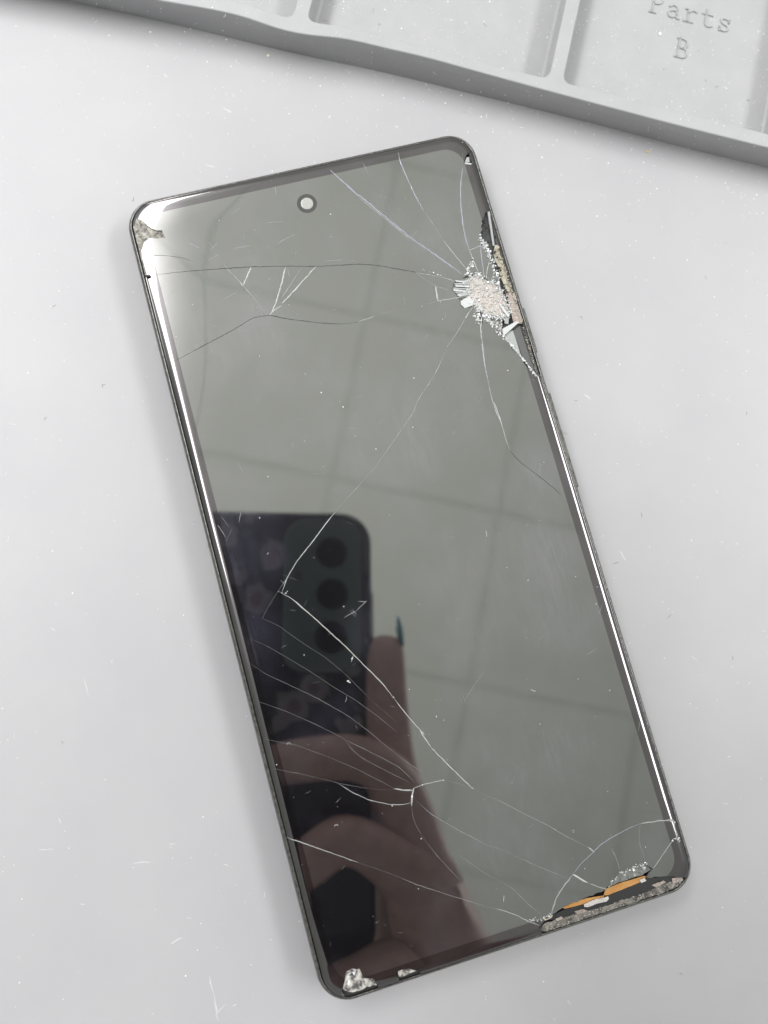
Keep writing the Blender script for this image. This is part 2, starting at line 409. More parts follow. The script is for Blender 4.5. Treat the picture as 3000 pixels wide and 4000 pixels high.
# ------------------------------------------------------------------ what the broken glass lays bare
def crumple(name, poly, zf, step, amp, m, seed=0, kind=None):
    rnd = random.Random(seed); V = [Vector(p) for p in poly]; n = len(V); E = [(i,(i+1)%n) for i in range(n)]
    xs = [p[0] for p in poly]; ys = [p[1] for p in poly]
    x = min(xs)
    while x < max(xs):
        y = min(ys)
        while y < max(ys):
            q = (x+rnd.uniform(-.4,.4)*step, y+rnd.uniform(-.4,.4)*step)
            if inpoly(*q, poly): V.append(Vector(q))
            y += step
        x += step
    ov, oe, of, _, _, _ = delaunay_2d_cdt(V, E, [], 0, 1e-6)
    f = []
    for t in of:
        cx_ = sum(ov[i].x for i in t)/3; cy_ = sum(ov[i].y for i in t)/3
        if not inpoly(cx_, cy_, poly): continue
        if (ov[t[1]]-ov[t[0]]).cross(ov[t[2]]-ov[t[0]]) < 0: t = t[::-1]
        f.append(tuple(t))
    v = [(p.x, p.y, zf(p.x,p.y)+amp*(0.6*rnd.uniform(-1,1)+noise.noise(Vector((p.x*9,p.y*9,seed))))) for p in ov]
    o = mesh(name, v, f, m, phone)
    if kind: o['kind'] = kind
    return o
def inside_frame(poly):                               # pull a patch in so that it stays within the frame opening
    out = []
    for x, y in poly:
        for _ in range(60):
            if sd(x,y) >= -0.004: break
            x *= 0.996; y *= 0.9985
        out.append((x,y))
    return out
crumple('corner_residue', inside_frame(jag(corner_gap,0.004)), lambda x,y: 0.735, 0.04, 0.016, M_corner, 1)['label'] = 'sandy grey residue in the chipped upper corner'
# impact crater: powdered centre, chips around it
crater = loc(zoomB([(800,1160),(860,1150),(940,1195),(985,1215),(1010,1260),(1050,1300),(1085,1400),(1075,1440),(1050,1452),(985,1462),(930,1440),(880,1410),(840,1370),(800,1330),(790,1250),(770,1200)]))
crumple('powdered_glass', jag(crater,0.015), lambda x,y: 0.79, 0.028, 0.008, M_sand, 2)['label'] = 'grey powdered glass at the point of impact'
M_grey = mat('crushed_grey', (0.2,0.2,0.2), 0.2, 1.6)
noisy(M_grey, 16, (0.09,0.09,0.085), (0.34,0.34,0.32), 0.38, 0.62, 4)
crumple('gap_floor', jag(inside_frame(impact_gap),0.006), lambda x,y: 0.715, 0.045, 0.010, M_inner, 3)
crumple('crater_rim', jag(loc(zoomB([(888,930),(925,965),(960,1030),(990,1110),(1020,1200),(1050,1290),(1085,1400),(1075,1450),(1040,1480),(1040,1560),(1012,1570),(972,1520),(950,1460),(905,1440),(888,1510),(868,1500),(850,1420),(800,1385),(760,1390),(735,1370),(715,1305),(720,1290),(668,1250),(690,1205),(755,1170),(800,1150),(860,1150),(905,1165),(940,1195),(985,1215),(965,1110),(940,1035),(900,975)])),0.012), lambda x,y: 0.762, 0.04, 0.02, M_grey, 4)
edge_glue = loc(zoomB([(985,930),(1010,930),(1035,1010),(1075,1160),(1105,1260),(1060,1270),(1035,1180),(1000,1060),(975,1000)]))
crumple('edge_glue', jag(edge_glue,0.01), lambda x,y: 0.765, 0.035, 0.02, M_cream, 4)
edge_glue2 = loc(zoomB([(1060,1280),(1125,1270),(1150,1370),(1185,1470),(1180,1500),(1120,1490),(1090,1400),(1075,1330)]))
crumple('edge_glue', jag(edge_glue2,0.008), lambda x,y: 0.785, 0.032, 0.014, M_pink, 5)
def slab(name, poly, z0, th, m, parent=None, tilt=(0,0), bev=0.004):
    c = Vector((sum(p[0] for p in poly)/len(poly), sum(p[1] for p in poly)/len(poly)))
    bm = bmesh.new()
    a = sum(poly[i][0]*poly[(i+1)%len(poly)][1]-poly[(i+1)%len(poly)][0]*poly[i][1] for i in range(len(poly)))
    if a < 0: poly = poly[::-1]
    zt = [z0+(p[0]-c.x)*tilt[0]+(p[1]-c.y)*tilt[1] for p in poly]
    bot = [bm.verts.new((p[0],p[1],z)) for p, z in zip(poly, zt)]
    top = [bm.verts.new((p[0],p[1],z+th)) for p, z in zip(poly, zt)]
    n = len(poly); bm.faces.new(top); bm.faces.new(bot[::-1])
    for i in range(n): bm.faces.new((bot[i],bot[(i+1)%n],top[(i+1)%n],top[i]))
    if bev:
        es = [e for e in bm.edges if e.verts[0] in top and e.verts[1] in top]
        bmesh.ops.bevel(bm, geom=es, offset=bev, segments=1, affect='EDGES')
    return from_bm(name, bm, m, parent or phone)
M_shard = mat('loose_glass_pale', (0.27,0.285,0.275), 0.10, 1.7)
M_shardd = mat('loose_glass_dark', (0.05,0.05,0.05), 0.10, 1.9)
slab('glass_shards_and_glint', loc(zoomB([(1040,1570),(1115,1545),(1178,1735),(1150,1730)])), 0.745, 0.02, M_shard, tilt=(0.1,0.02))
slab('glass_shards_and_glint', loc(zoomB([(1118,1545),(1165,1510),(1275,1850),(1262,1868),(1185,1745)])), 0.742, 0.02, M_shardd, tilt=(-0.08,0.0))
slab('glass_shards_and_glint', loc(zoomB([(1035,1540),(1130,1490),(1155,1495),(1080,1560),(1045,1590)])), 0.80, 0.025, M_chip, tilt=(0.1,0.1))
slab('glass_shards_and_glint', loc(zoomB([(1010,1355),(1040,1380),(1085,1450),(1075,1462),(1040,1410)])), 0.80, 0.03, M_chip, tilt=(0.1,-0.1))
slab('glass_shards_and_glint', loc(zoomB([(1060,1455),(1085,1460),(1080,1505),(1050,1500)])), 0.79, 0.02, M_shard, tilt=(-0.2,0.1))
slab('glass_shards_and_glint', loc(zoomB([(930,680),(948,690),(985,930),(972,935)])), 0.745, 0.02, M_shard, tilt=(0.25,0))
slab('glass_shards_and_glint', loc(zoomB([(735,1340),(790,1310),(830,1340),(825,1370),(765,1390),(738,1365)])), 0.798, 0.02, M_chip, tilt=(0.05,0.1))
slab('glass_shards_and_glint', loc(zoomB([(718,1285),(780,1270),(790,1300),(722,1312)])), 0.80, 0.02, M_shard, tilt=(0.1,-0.1))
for i in range(7):                                    # the fan of glass ribs on the crater's inner side
    y0 = 1188+i*17; x1 = 795+i*2; x0 = 668+random.uniform(-4,30)+abs(i-3)*5
    slab('glass_shards_and_glint', loc(zoomB([(x0,y0+random.uniform(-4,4)),(x1,y0+8),(x1,y0+19),(x0+6,y0+14)])), 0.792, 0.018, [M_chip,M_shard][i%2], tilt=(random.uniform(-.15,.15),random.uniform(-.2,.2)))
slab('glass_shards_and_glint', loc(zoomB([(780,300),(798,300),(802,335),(765,340)])), 0.765, 0.02, M_shard, tilt=(0.2,0.1))
slab('glass_shards_and_glint', loc(zoomB([(760,345),(815,347),(812,358),(770,354)])), 0.80, 0.012, M_chip)

def chips(name, spots, m, smin, smax, zlift=0.0, seed=0):
    rnd = random.Random(seed); v, f = [], []
    for x, y in spots:
        s = rnd.uniform(smin, smax); a0 = rnd.uniform(0,6.28); k = rnd.choice((3,4,4,5)); b = len(v)
        z = max(gz(x,y), 0.74)+zlift; tx, ty = rnd.uniform(-.5,.5), rnd.uniform(-.5,.5); h = s*rnd.uniform(.25,.6)
        for lay in (0,1):
            for i in range(k):
                a = a0+6.283*i/k+rnd.uniform(-.3,.3); r = s*rnd.uniform(.5,1)*(0.85 if lay else 1)
                dx, dy = r*math.cos(a), r*math.sin(a)*rnd.uniform(.5,1)
                v.append((x+dx, y+dy, z+lay*h+dx*tx+dy*ty))
        f.append(tuple(b+k+i for i in range(k)))
        for i in range(k): f.append((b+i, b+(i+1)%k, b+k+(i+1)%k, b+k+i))
    o = mesh(name, v, f, m, phone); o['kind'] = 'stuff'; return o
def scatter(poly, n, seed, spread=0.0):
    rnd = random.Random(seed); xs = [p[0] for p in poly]; ys = [p[1] for p in poly]; out = []
    while len(out) < n:
        q = (rnd.uniform(min(xs),max(xs)), rnd.uniform(min(ys),max(ys)))
        if inpoly(*q, poly): out.append((q[0]+rnd.gauss(0,spread), q[1]+rnd.gauss(0,spread)))
    return out
def along(path, n, seed, spread):
    rnd = random.Random(seed); out = []
    ds = [math.dist(path[i],path[i+1]) for i in range(len(path)-1)]; T = sum(ds)
    for _ in range(n):
        t = rnd.uniform(0,T); i = 0
        while i < len(ds)-1 and t > ds[i]: t -= ds[i]; i += 1
        k = t/ds[i]; a, b = path[i], path[i+1]
        out.append((a[0]+(b[0]-a[0])*k+rnd.gauss(0,spread), a[1]+(b[1]-a[1])*k+rnd.gauss(0,spread)))
    return out
sp = along(jag(crater,0.0), 330, 11, 0.035) + scatter(crater, 45, 12) + along(loc(zoomB([(880,880),(925,965),(960,1040),(985,1120),(1000,1190)])), 130, 13, 0.03)
sp += along(loc(zoomB([(905,1440),(972,1520),(1012,1570),(1060,1610)])), 70, 14, 0.03) + along(loc(zoomB([(850,1400),(870,1490)])), 40, 15, 0.03)
sp += along(loc(zoomB([(780,1130),(830,1050)])), 30, 16, 0.03) + along(loc(zoomB([(1060,1610),(1180,1750),(1280,1880)])), 90, 17, 0.008)
chips('crushed_glass', sp, M_chip, 0.010, 0.042, 0, 21)
chips('crushed_glass_grit', scatter(crater, 260, 18, 0.02), M_sand, 0.005, 0.016, 0.0, 22)
chips('edge_grit', along(loc(zoomB([(990,950),(1040,1060),(1080,1200),(1110,1270),(1140,1390),(1180,1490)])), 160, 19, 0.022), M_cream, 0.008, 0.03, 0.0, 23)
chips('dark_grit', along(loc(zoomB([(900,750),(915,870),(975,990),(1010,1050),(1015,1110),(1040,1220),(1075,1310)])), 40, 20, 0.02), M_black, 0.015, 0.045, 0.02, 24)
chips('edge_grit', along(loc(zoomB([(1185,1520),(1215,1610),(1245,1710),(1290,1850)])), 60, 25, 0.012), M_cream, 0.006, 0.02, -0.03, 25)

# lower corner: dirty adhesive, black foam, orange flex cable
glue_strip = loc(zoomF([(395,1155),(425,1128),(565,1086),(705,1038),(905,983),(1066,928),(1198,882),(1296,838),(1420,796),(1450,822),(1410,865),(1262,930),(1008,1010),(707,1100),(424,1190),(398,1180)]))
glue_strip = inside_frame(glue_strip)
crumple('dirty_adhesive', jag(glue_strip,0.008), lambda x,y: 0.74+0.02*noise.noise(Vector((x*3,y*3,1))), 0.035, 0.013, M_glue, 6)['label'] = 'grey grit-covered adhesive strip along the lower edge'
chips('adhesive_grit', scatter(glue_strip, 170, 31), M_sand, 0.006, 0.022, -0.02, 26)
slab('foam_strip', jag(loc(zoomF([(430,1105),(480,1070),(560,1030),(700,990),(880,930),(1150,800),(1190,735),(1205,755),(1215,800),(1300,775),(1400,785),(1300,845),(1200,890),(908,990),(708,1046),(568,1094)])),0.006), 0.70, 0.045, M_black)
M_foam = M_black
slab('flex_cable', loc(zoomF([(550,1012),(640,970),(720,945),(850,925),(858,938),(790,962),(700,988),(572,1022)])), 0.745, 0.012, M_orange, tilt=(0,0.1))
slab('flex_cable', loc(zoomF([(850,925),(862,878),(960,835),(1140,782),(1160,788),(1118,828),(1000,875),(880,925)])), 0.750, 0.012, M_orange, tilt=(0,0.12))
for q in ([(640,1040),(700,1020),(735,1035),(660,1062)],[(1195,850),(1280,815),(1300,828),(1230,868)],[(500,1095),(545,1075),(560,1090),(515,1110)],[(1340,800),(1415,792),(1425,815),(1350,845)]):
    crumple('glue_blob', jag(loc(zoomF(q)),0.006), lambda x,y: 0.757, 0.03, 0.012, [M_pink, M_cream][len(q[0])%2], int(q[0][0]))
white_blob = loc(zoomF([(705,985),(790,950),(880,928),(888,945),(870,965),(790,985),(735,1008),(708,1005)]))
M_wht = mat('white_glue', (0.45,0.43,0.40), 0.5)
crumple('glue_blob', jag(white_blob,0.005), lambda x,y: 0.772, 0.03, 0.01, M_wht, 7)
crumple('glue_blob', jag(loc(zoomF([(1105,810),(1140,795),(1155,815),(1120,832)])),0.004), lambda x,y: 0.778, 0.03, 0.006, M_wht, 8)
crumple('glue_blob', jag(loc(zoomF([(400,1085),(440,1060),(480,1060),(470,1080),(425,1098)])),0.004), lambda x,y: 0.80, 0.03, 0.01, M_cream, 9)
crumple('chipped_glass', jag(loc(zoomF([(890,835),(950,765),(1060,712),(1150,692),(1185,735),(1130,775),(960,830),(880,868)])),0.008), lambda x,y: 0.765, 0.05, 0.018, mat('chipped_grey', (0.14,0.145,0.135), 0.15, 1.6), 10)
chips('chipped_flakes', along(loc(zoomF([(890,835),(960,760),(1060,712),(1160,690)])), 45, 32, 0.02)+along(loc(zoomF([(300,1100),(400,1090),(470,1050)])), 30, 33, 0.02)+along(loc(zoomF([(1320,380),(1340,370),(1355,400)])), 12, 34, 0.015)+along(loc(zoomF([(1330,525),(1380,500),(1400,535)])), 16, 35, 0.015), M_chip, 0.008, 0.03, 0, 27)
slab('glass_shards_and_glint', loc(zoomF([(1380,545),(1398,542),(1422,650),(1432,700),(1414,780),(1396,784),(1413,700),(1405,650)])), 0.775, 0.012, M_chip, bev=0.004)  # pale slab of edge glass, stands in for a white glint
slab('glass_shards_and_glint', loc(zoomF([(615,765),(640,768),(735,828),(700,818)])), 0.800, 0.006, M_chip, bev=0)
# chipped patches near the charging edge
M_crum = mat('crumpled_film', (0.55,0.54,0.49), 0.16, 1.6)
noisy(M_crum, 9, (0.07,0.065,0.065), (0.45,0.44,0.40), 0.38, 0.58, 4)
crumple('crumpled_film', jag(loc(zoomE([(728,1765),(745,1690),(752,1655),(790,1633),(838,1636),(862,1694),(918,1698),(948,1738),(800,1792),(740,1785)])),0.006), lambda x,y: 0.765, 0.07, 0.035, M_crum, 11)
crumple('crumpled_film', jag(loc(zoomE([(1090,1684),(1085,1655),(1130,1640),(1172,1638),(1218,1652),(1100,1690)])),0.006), lambda x,y: 0.765, 0.05, 0.025, M_crum, 12)

# ------------------------------------------------------------------ cracks
def strip(pts, w, seed, taper=True, hgt=0.004, v=None, f=None, kind='w'):
    rnd = random.Random(seed); v = [] if v is None else v; f = [] if f is None else f
    q = []
    for i in range(len(pts)-1):
        a, b = pts[i], pts[i+1]; d = math.dist(a,b); k = max(1,int(d/0.05))
        for j in range(k): q.append((a[0]+(b[0]-a[0])*j/k, a[1]+(b[1]-a[1])*j/k))
    q.append(pts[-1]); n = len(q); base = len(v)
    if n > 4:                                          # ease the corners of the trace
        for _ in range(2): q = [q[0]]+[((q[i-1][0]+2*q[i][0]+q[i+1][0])/4, (q[i-1][1]+2*q[i][1]+q[i+1][1])/4) for i in range(1,n-1)]+[q[-1]]
    for i, (x, y) in enumerate(q):
        a, b = q[max(i-1,0)], q[min(i+1,n-1)]; dx, dy = b[0]-a[0], b[1]-a[1]; l = math.hypot(dx,dy) or 1
        nx, ny = -dy/l, dx/l
        ww = w*(0.55+0.75*abs(noise.noise(Vector((x*1.7,y*1.7,seed*.37))))+rnd.uniform(0,.45))
        if kind in 'fg':
            g_ = noise.noise(Vector((x*1.1+5,y*1.1,seed*.7)))
            ww *= 0.40*sstep(-0.42, 0.1, g_)+0.20
        if taper:
            t = i/(n-1); ww *= min(1, 0.3+min(t,1-t)*6)
        j = rnd.uniform(-.25,.25)*w; x += nx*j; y += ny*j
        z = max(gz(x,y), 0.755)
        v += [(x+nx*ww/2, y+ny*ww/2, z+0.0006), (x, y, z+0.0006+hgt*rnd.uniform(.4,1)*min(1,ww/0.02)), (x-nx*ww/2, y-ny*ww/2, z+0.0006)]
    for i in range(n-1):
        k = base+3*i; f += [(k,k+1,k+4,k+3),(k+1,k+2,k+5,k+4)]
    return v, f
MC = {'w':M_crack, 'p':M_crackp, 'd':M_crackd, 'f':M_crackf, 'g':M_crackg}
cn = [0]
slab('dark_chip', loc(zoomA([(272,1036),(310,1031),(303,1043),(280,1047)])), 0.775, 0.02, M_black)
def crack(px, kind='w', w=0.016):
    cn[0] += 1
    v, f = strip(loc(px), w, cn[0], kind=kind); return mesh('crack', v, f, MC[kind], phone)
A, B, C, D, E_, F_ = zoomA, zoomB, zoomC, zoomD, zoomE, zoomF
crack(A([(330,1030),(500,1015),(700,1000),(950,983),(1180,978),(1400,980),(1659,965)])+B([(130,1080),(410,1130),(560,1152),(690,1190)]), 'd', 0.014)
crack(A([(470,1590),(700,1470),(850,1390),(980,1310),(1080,1295),(1200,1320),(1400,1345),(1550,1355),(1659,1340)]), 'd', 0.014)
crack(B([(0,1485),(70,1465),(140,1430),(300,1400),(450,1375),(570,1338)]), 'f', 0.014)
crack(B([(0,1483),(60,1468),(110,1450)]), 'w', 0.014)
crack(B([(570,1338),(640,1325),(730,1312),(790,1300)]), 'w', 0.020)
crack(A([(265,905),(360,903),(440,910),(520,925),(600,950)]), 'd', 0.008)
crack(A([(965,985),(945,1030),(910,1105)]), 'w', 0.030)
crack(A([(890,1078),(912,1108)]), 'w', 0.016)
crack(A([(1188,985),(1165,1080),(1140,1170),(1120,1235),(1085,1295)]), 'w', 0.024)
crack(A([(1290,990),(1225,1090),(1160,1190)]), 'f', 0.020)
crack(A([(1385,980),(1320,1050),(1250,1130),(1160,1222)]), 'w', 0.030)
crack(A([(1165,1235),(1120,1255),(1085,1295)]), 'w', 0.022)
crack(A([(780,950),(800,985),(900,1090),(980,1180),(1060,1290),(1085,1297)]), 'f', 0.016)
crack(A([(1475,355),(1560,430),(1659,525)])+B([(0,570),(130,680),(350,860),(400,900),(560,1010),(745,1145)]), 'p', 0.030)
crack(B([(0,590),(130,695),(350,875),(395,905)]), 'w', 0.010)
crack(B([(285,265),(300,330),(340,430),(420,600),(470,690)]), 'p', 0.018)
crack(B([(470,690),(530,770),(610,900)]), 'f', 0.010)
crack(B([(610,900),(680,990),(780,1110)]), 'w', 0.015)
crack(B([(35,345),(70,420)]), 'f', 0.010)
crack(B([(750,380),(735,520),(740,680),(755,800),(775,900),(800,970)]), 'p', 0.020)
crack(B([(800,970),(830,1050),(860,1120),(875,1160)]), 'w', 0.014)
crack(B([(800,970),(870,945),(890,935)]), 'w', 0.016)
crack(B([(880,870),(883,1000),(897,1090),(905,1180)]), 'p', 0.014)
crack(B([(945,1050),(925,1120),(920,1190)]), 'w', 0.012)
crack(B([(830,1050),(800,1100),(775,1140)]), 'w', 0.022)
crack(B([(558,1228),(565,1290),(571,1342)]), 'w', 0.026)
crack(B([(410,1130),(480,1185),(560,1235),(665,1260)]), 'f', 0.016)
crack(B([(410,1130),(520,1150),(600,1165),(700,1195)]), 'w', 0.016)
crack(B([(830,1370),(770,1460)]), 'w', 0.014)
crack(B([(770,1460),(720,1550),(640,1665)]), 'f', 0.012)
crack(B([(640,1665),(600,1760),(560,1850),(430,2050),(390,2150)])+[(1465,1826),(1380,1920),(1310,2000)], 'f', 0.009)
crack(B([(890,1440),(880,1540),(890,1620)]), 'w', 0.018)
crack(B([(890,1620),(905,1760),(930,1900)]), 'p', 0.020)
crack(B([(930,1900),(960,2040),(1000,2160),(1030,2212)])+D([(335,240),(380,370),(405,460),(430,530)]), 'w', 0.011)
crack(D([(430,530),(480,590),(560,650),(650,720),(730,790)]), 'd', 0.012)
crack(C([(1010,165),(940,255),(870,350),(760,490),(700,590),(665,690)]), 'w', 0.014)
crack(C([(700,590),(640,680),(565,800),(540,855)]), 'g', 0.014)
crack(C([(640,678),(665,690),(740,735),(850,830),(950,920),(1060,1020),(1130,1090),(1230,1190),(1310,1270),(1390,1370)]), 'w', 0.020)
crack(C([(1390,1370),(1450,1450),(1520,1535),(1600,1620)])+E_([(1220,80),(1310,210)]), 'w', 0.015)
crack(E_([(1310,210),(1440,340),(1570,465)]), 'w', 0.020)
crack(C([(1130,1090),(1115,1140)]), 'w', 0.012)
crack(E_([(1570,465),(1659,510)])+F_([(60,220),(170,275),(300,345),(440,410),(570,490),(740,575)]), 'f', 0.012)
crack(F_([(730,570),(780,607)]), 'w', 0.024)
crack(C([(540,855),(640,900),(800,1015),(950,1110),(1070,1210),(1150,1290),(1250,1390),(1400,1520)]), 'g', 0.010)
crack(C([(460,985),(560,1030),(700,1110),(850,1200),(1000,1300),(1150,1390),(1300,1500),(1420,1600)]), 'g', 0.010)
crack(C([(430,1125),(550,1210),(700,1280),(890,1370),(1100,1490),(1270,1620)])+E_([(960,150),(1050,220),(1110,270)]), 'g', 0.014)
crack(E_([(1100,262),(1180,320),(1280,370),(1380,410)]), 'g', 0.012)
crack(C([(490,1385),(700,1460),(880,1540),(1080,1640)])+E_([(745,150)]), 'g', 0.014)
crack(E_([(745,150),(780,205),(850,265),(950,320),(1070,380),(1160,425)]), 'g', 0.014)
crack(E_([(745,150),(850,200),(980,265),(1100,330),(1190,420)]), 'g', 0.015)
crack(E_([(220,145),(430,185),(620,255),(800,330),(960,410),(1065,468)]), 'g', 0.012)
crack(E_([(280,335),(500,380),(700,430),(860,460),(1000,475),(1060,470)]), 'g', 0.014)
crack(E_([(1060,468),(1120,475),(1185,475)]), 'w', 0.026)
crack(E_([(705,435),(780,485),(900,540),(1030,568),(1120,570),(1175,555)]), 'w', 0.012)
crack(E_([(1188,460),(1175,510),(1175,578)]), 'w', 0.028)
crack(E_([(1185,465),(1245,440),(1380,408)]), 'w', 0.014)
crack(E_([(1380,408),(1490,435),(1570,465)]), 'f', 0.014)
crack(E_([(1175,575),(1180,640),(1205,710),(1260,800),(1340,900),(1430,1000),(1500,1070)]), 'g', 0.010)
crack(E_([(365,785),(450,810),(620,870),(830,945)]), 'w', 0.013)
crack(E_([(830,945),(1020,1010),(1200,1085),(1400,1150),(1550,1195),(1659,1230)])+F_([(60,1010),(120,1025)]), 'f', 0.014)
crack(F_([(60,1010),(120,1025),(230,1065),(300,1105),(390,1135)]), 'w', 0.016)
crack(E_([(1200,540),(1300,630),(1450,720),(1659,830)])+F_([(60,570),(180,620),(350,700),(500,760),(600,800)]), 'f', 0.012)
crack(E_([(1440,870),(1659,1020)])+F_([(60,795),(180,860),(300,980),(400,1060)]), 'f', 0.010)
crack(F_([(1345,372),(1250,380),(1110,400)]), 'w', 0.026)
crack(F_([(1110,400),(1020,435),(920,490),(830,545),(770,605),(680,690),(620,770)]), 'p', 0.014)
crack(F_([(620,770),(550,860),(505,930),(480,1000),(470,1055)]), 'w', 0.026)
crack(F_([(740,832),(800,855),(870,872)]), 'w', 0.014)
crack(F_([(1110,400),(1100,440),(1100,540),(1150,690)]), 'f', 0.014)
crack(F_([(900,580),(940,660),(960,730)]), 'f', 0.014)
crack(F_([(1345,515),(1260,640),(1200,725)]), 'w', 0.016)
crack(F_([(1345,372),(1360,440),(1385,500)]), 'w', 0.022)
crack(D([(1165,2100),(1180,2080),(1170,2150)]), 'f', 0.010)
chips('crack_flakes', loc(B([(465,1112),(475,1118),(512,1128),(540,1134),(570,1150),(590,1155)])+E_([(1310,210),(1320,215),(1440,340),(1570,463),(1380,410),(1185,470),(1245,440),(1178,515)])+C([(1390,1365),(1385,1370),(1120,1115),(1100,1268),(1095,1262),(1108,1270),(665,690),(690,692)])+B([(790,1085),(800,1075),(455,1378),(640,1665),(775,1455)])), M_chip, 0.012, 0.032, 0, 41)

# fine scratches, lint and dust on the glass
sv, sf = [], []
rnd = random.Random(5); k = 100
def scratch(p0, p1, w):
    global k
    k += 1; strip([p0, ((p0[0]+p1[0])/2+rnd.uniform(-.01,.01), (p0[1]+p1[1])/2+rnd.uniform(-.01,.01)), p1], w, k, True, 0.001, sv, sf)
for a, b in (((780,1195),(870,1150)),((1135,830),(1250,770)),((680,820),(722,862)),((560,825),(640,865)),((680,940),(750,905)),((850,865),(970,840)),((1200,1000),(1215,1050)),((700,1500),(715,1545)),((1160,1400),(1195,1425)),((1250,900),(1262,878)),((1600,945),(1640,940)),((1440,945),(1560,935)),((840,640),(890,600)),((985,735),(995,755)),((1120,460),(1125,520)),((1050,700),(1180,690)),((430,1000),(520,1010)),((560,930),(600,960))):
    p, q = loc(A([a, b])); scratch(p, q, 0.010)
for a, b in (((165,1980),(290,1790)),((155,1930),(180,2010)),((940,1480),(960,1420)),((870,1710),(930,1670))):
    p, q = loc(D([a, b])); scratch(p, q, 0.006)
for a, b in (((400,165),(388,235)),((1215,742),(1150,805)),((1150,805),(1070,850)),((1160,745),(1215,745)),((1105,800),(1140,845)),((1120,795),(1150,830)),((1085,1360),(1075,1400)),((250,250),(300,330))):
    p, q = loc(C([a, b])); scratch(p, q, 0.011)
for i in range(170):
    x = rnd.uniform(-GW/2+.2, GW/2-.2); y = rnd.uniform(-GH/2+.3, GH/2-.3)
    if rnd.random() < 0.45: y = rnd.uniform(GH/2-6, GH/2-.3)
    a = rnd.gauss(0.5, 0.9); l = rnd.uniform(.03,.16)*(2 if rnd.random()<.15 else 1)
    scratch((x,y), (x+l*math.cos(a), y+l*math.sin(a)), rnd.uniform(.002,.006))
mesh('fine_scratches', sv, sf, mat('scratch_grey', (0.20,0.20,0.205), .3), phone)['kind'] = 'stuff'

def flecks(name, sampler, n, m, zf, smin, smax, fibre=0.25, seed=0, parent=None):
    rnd = random.Random(seed); v, f = [], []
    for _ in range(n):
        x, y = sampler(rnd); z = zf(x,y)+0.001; b = len(v)
        if rnd.random() < fibre:
            a = rnd.uniform(0,6.28); ka = rnd.gauss(0,1.2); l = rnd.uniform(.03,.12); w = rnd.uniform(.003,.006); s = 6; px, py = x, y
            for i in range(s+1):
                nx, ny = -math.sin(a), math.cos(a); zz = z+0.006*math.sin(math.pi*i/s)
                v += [(px+nx*w/2,py+ny*w/2,zz),(px,py,zz+w*.5),(px-nx*w/2,py-ny*w/2,zz)]
                px += math.cos(a)*l/s; py += math.sin(a)*l/s; a += ka/s*2
            for i in range(s): q = b+3*i; f += [(q,q+1,q+4,q+3),(q+1,q+2,q+5,q+4)]
        else:
            r = smin+(smax-smin)*rnd.random()**3; kk = rnd.choice((4,5,6)); a0 = rnd.uniform(0,6.28); st = rnd.uniform(.4,1)
            for i in range(kk):
                a = a0+6.283*i/kk; q = r*rnd.uniform(.6,1); dx, dy = q*math.cos(a), q*math.sin(a)*st
                v.append((x+dx*math.cos(a0)-dy*math.sin(a0), y+dx*math.sin(a0)+dy*math.cos(a0), z))
            v.append((x,y,z+r*.7))
            for i in range(kk): f.append((b+i,b+(i+1)%kk,b+kk))
    o = mesh(name, v, f, m, parent); o['kind'] = 'stuff'; return o
def on_phone(r):
    return (r.uniform(-GW/2+.1,GW/2-.1), r.uniform(-GH/2+.1,GH/2-.1))
flecks('glass_dust', on_phone, 170, M_dust, gz, 0.004, 0.018, 0.06, 51, phone)
flecks('glass_dust', lambda r: tuple(G(*r.choice([(1255,1534),(1747,1419),(1984,1448),(1829,2424),(1340,1590),(1720,1180)]))[:2]), 6, M_dust, gz, 0.018, 0.026, 0, 52, phone)

# ------------------------------------------------------------------ parts tray
TH = 0.74
def T(l, z=TH): return [tuple(P(x,y,z)[:2]) for x,y in l]
def z3(l): return [(x*.904, y*.904) for x,y in l]
def z4(l): return [(1500+x*.904, y*.904) for x,y in l]
def smooth_line(p, it=2):
    for _ in range(it):
        q = [p[0]]
        for a, b in zip(p, p[1:]): q += [(a[0]*.75+b[0]*.25,a[1]*.75+b[1]*.25),(a[0]*.25+b[0]*.75,a[1]*.25+b[1]*.75)]
        p = q+[p[-1]]
    return p
front_top = smooth_line(T(z3([(-700,-265),(-300,-190),(100,-112),(450,-42),(650,-6),(800,20),(900,37),(1000,58),(1080,80),(1160,110),(1240,134),(1320,149),(1400,157),(1480,165),(1560,181),(1659,206)])+z4([(180,246),(400,308),(700,390),(1000,470),(1300,549),(1659,637),(2000,725),(2350,812)])))
front_base = smooth_line(T(z3([(-700,-215),(-300,-129),(100,-40),(280,0),(500,47),(700,92),(900,140),(1100,189),(1300,236),(1500,279),(1659,312)])+z4([(400,410),(700,482),(1000,557),(1300,638),(1659,724),(2000,806),(2350,890)]), 0.0))
fd_ = (Vector(T(z4([(1659,637)]))[0])-Vector(T(z4([(300,279)]))[0])).normalized()   # along the tray front
bd_ = Vector((-fd_.y, fd_.x))                                                       # towards the tray back
DEEP = 9.0
def resample(p, n):
    ds = [0]
    for a, b in zip(p, p[1:]): ds.append(ds[-1]+math.dist(a,b))
    out = []; i = 0
    for k in range(n):
        t = ds[-1]*k/(n-1)
        while i < len(ds)-2 and ds[i+1] < t: i += 1
        u = (t-ds[i])/(ds[i+1]-ds[i]); out.append((p[i][0]+(p[i+1][0]-p[i][0])*u, p[i][1]+(p[i+1][1]-p[i][1])*u))
    return out
ft = resample(front_top, 90); fb_ = resample(front_base, 90)
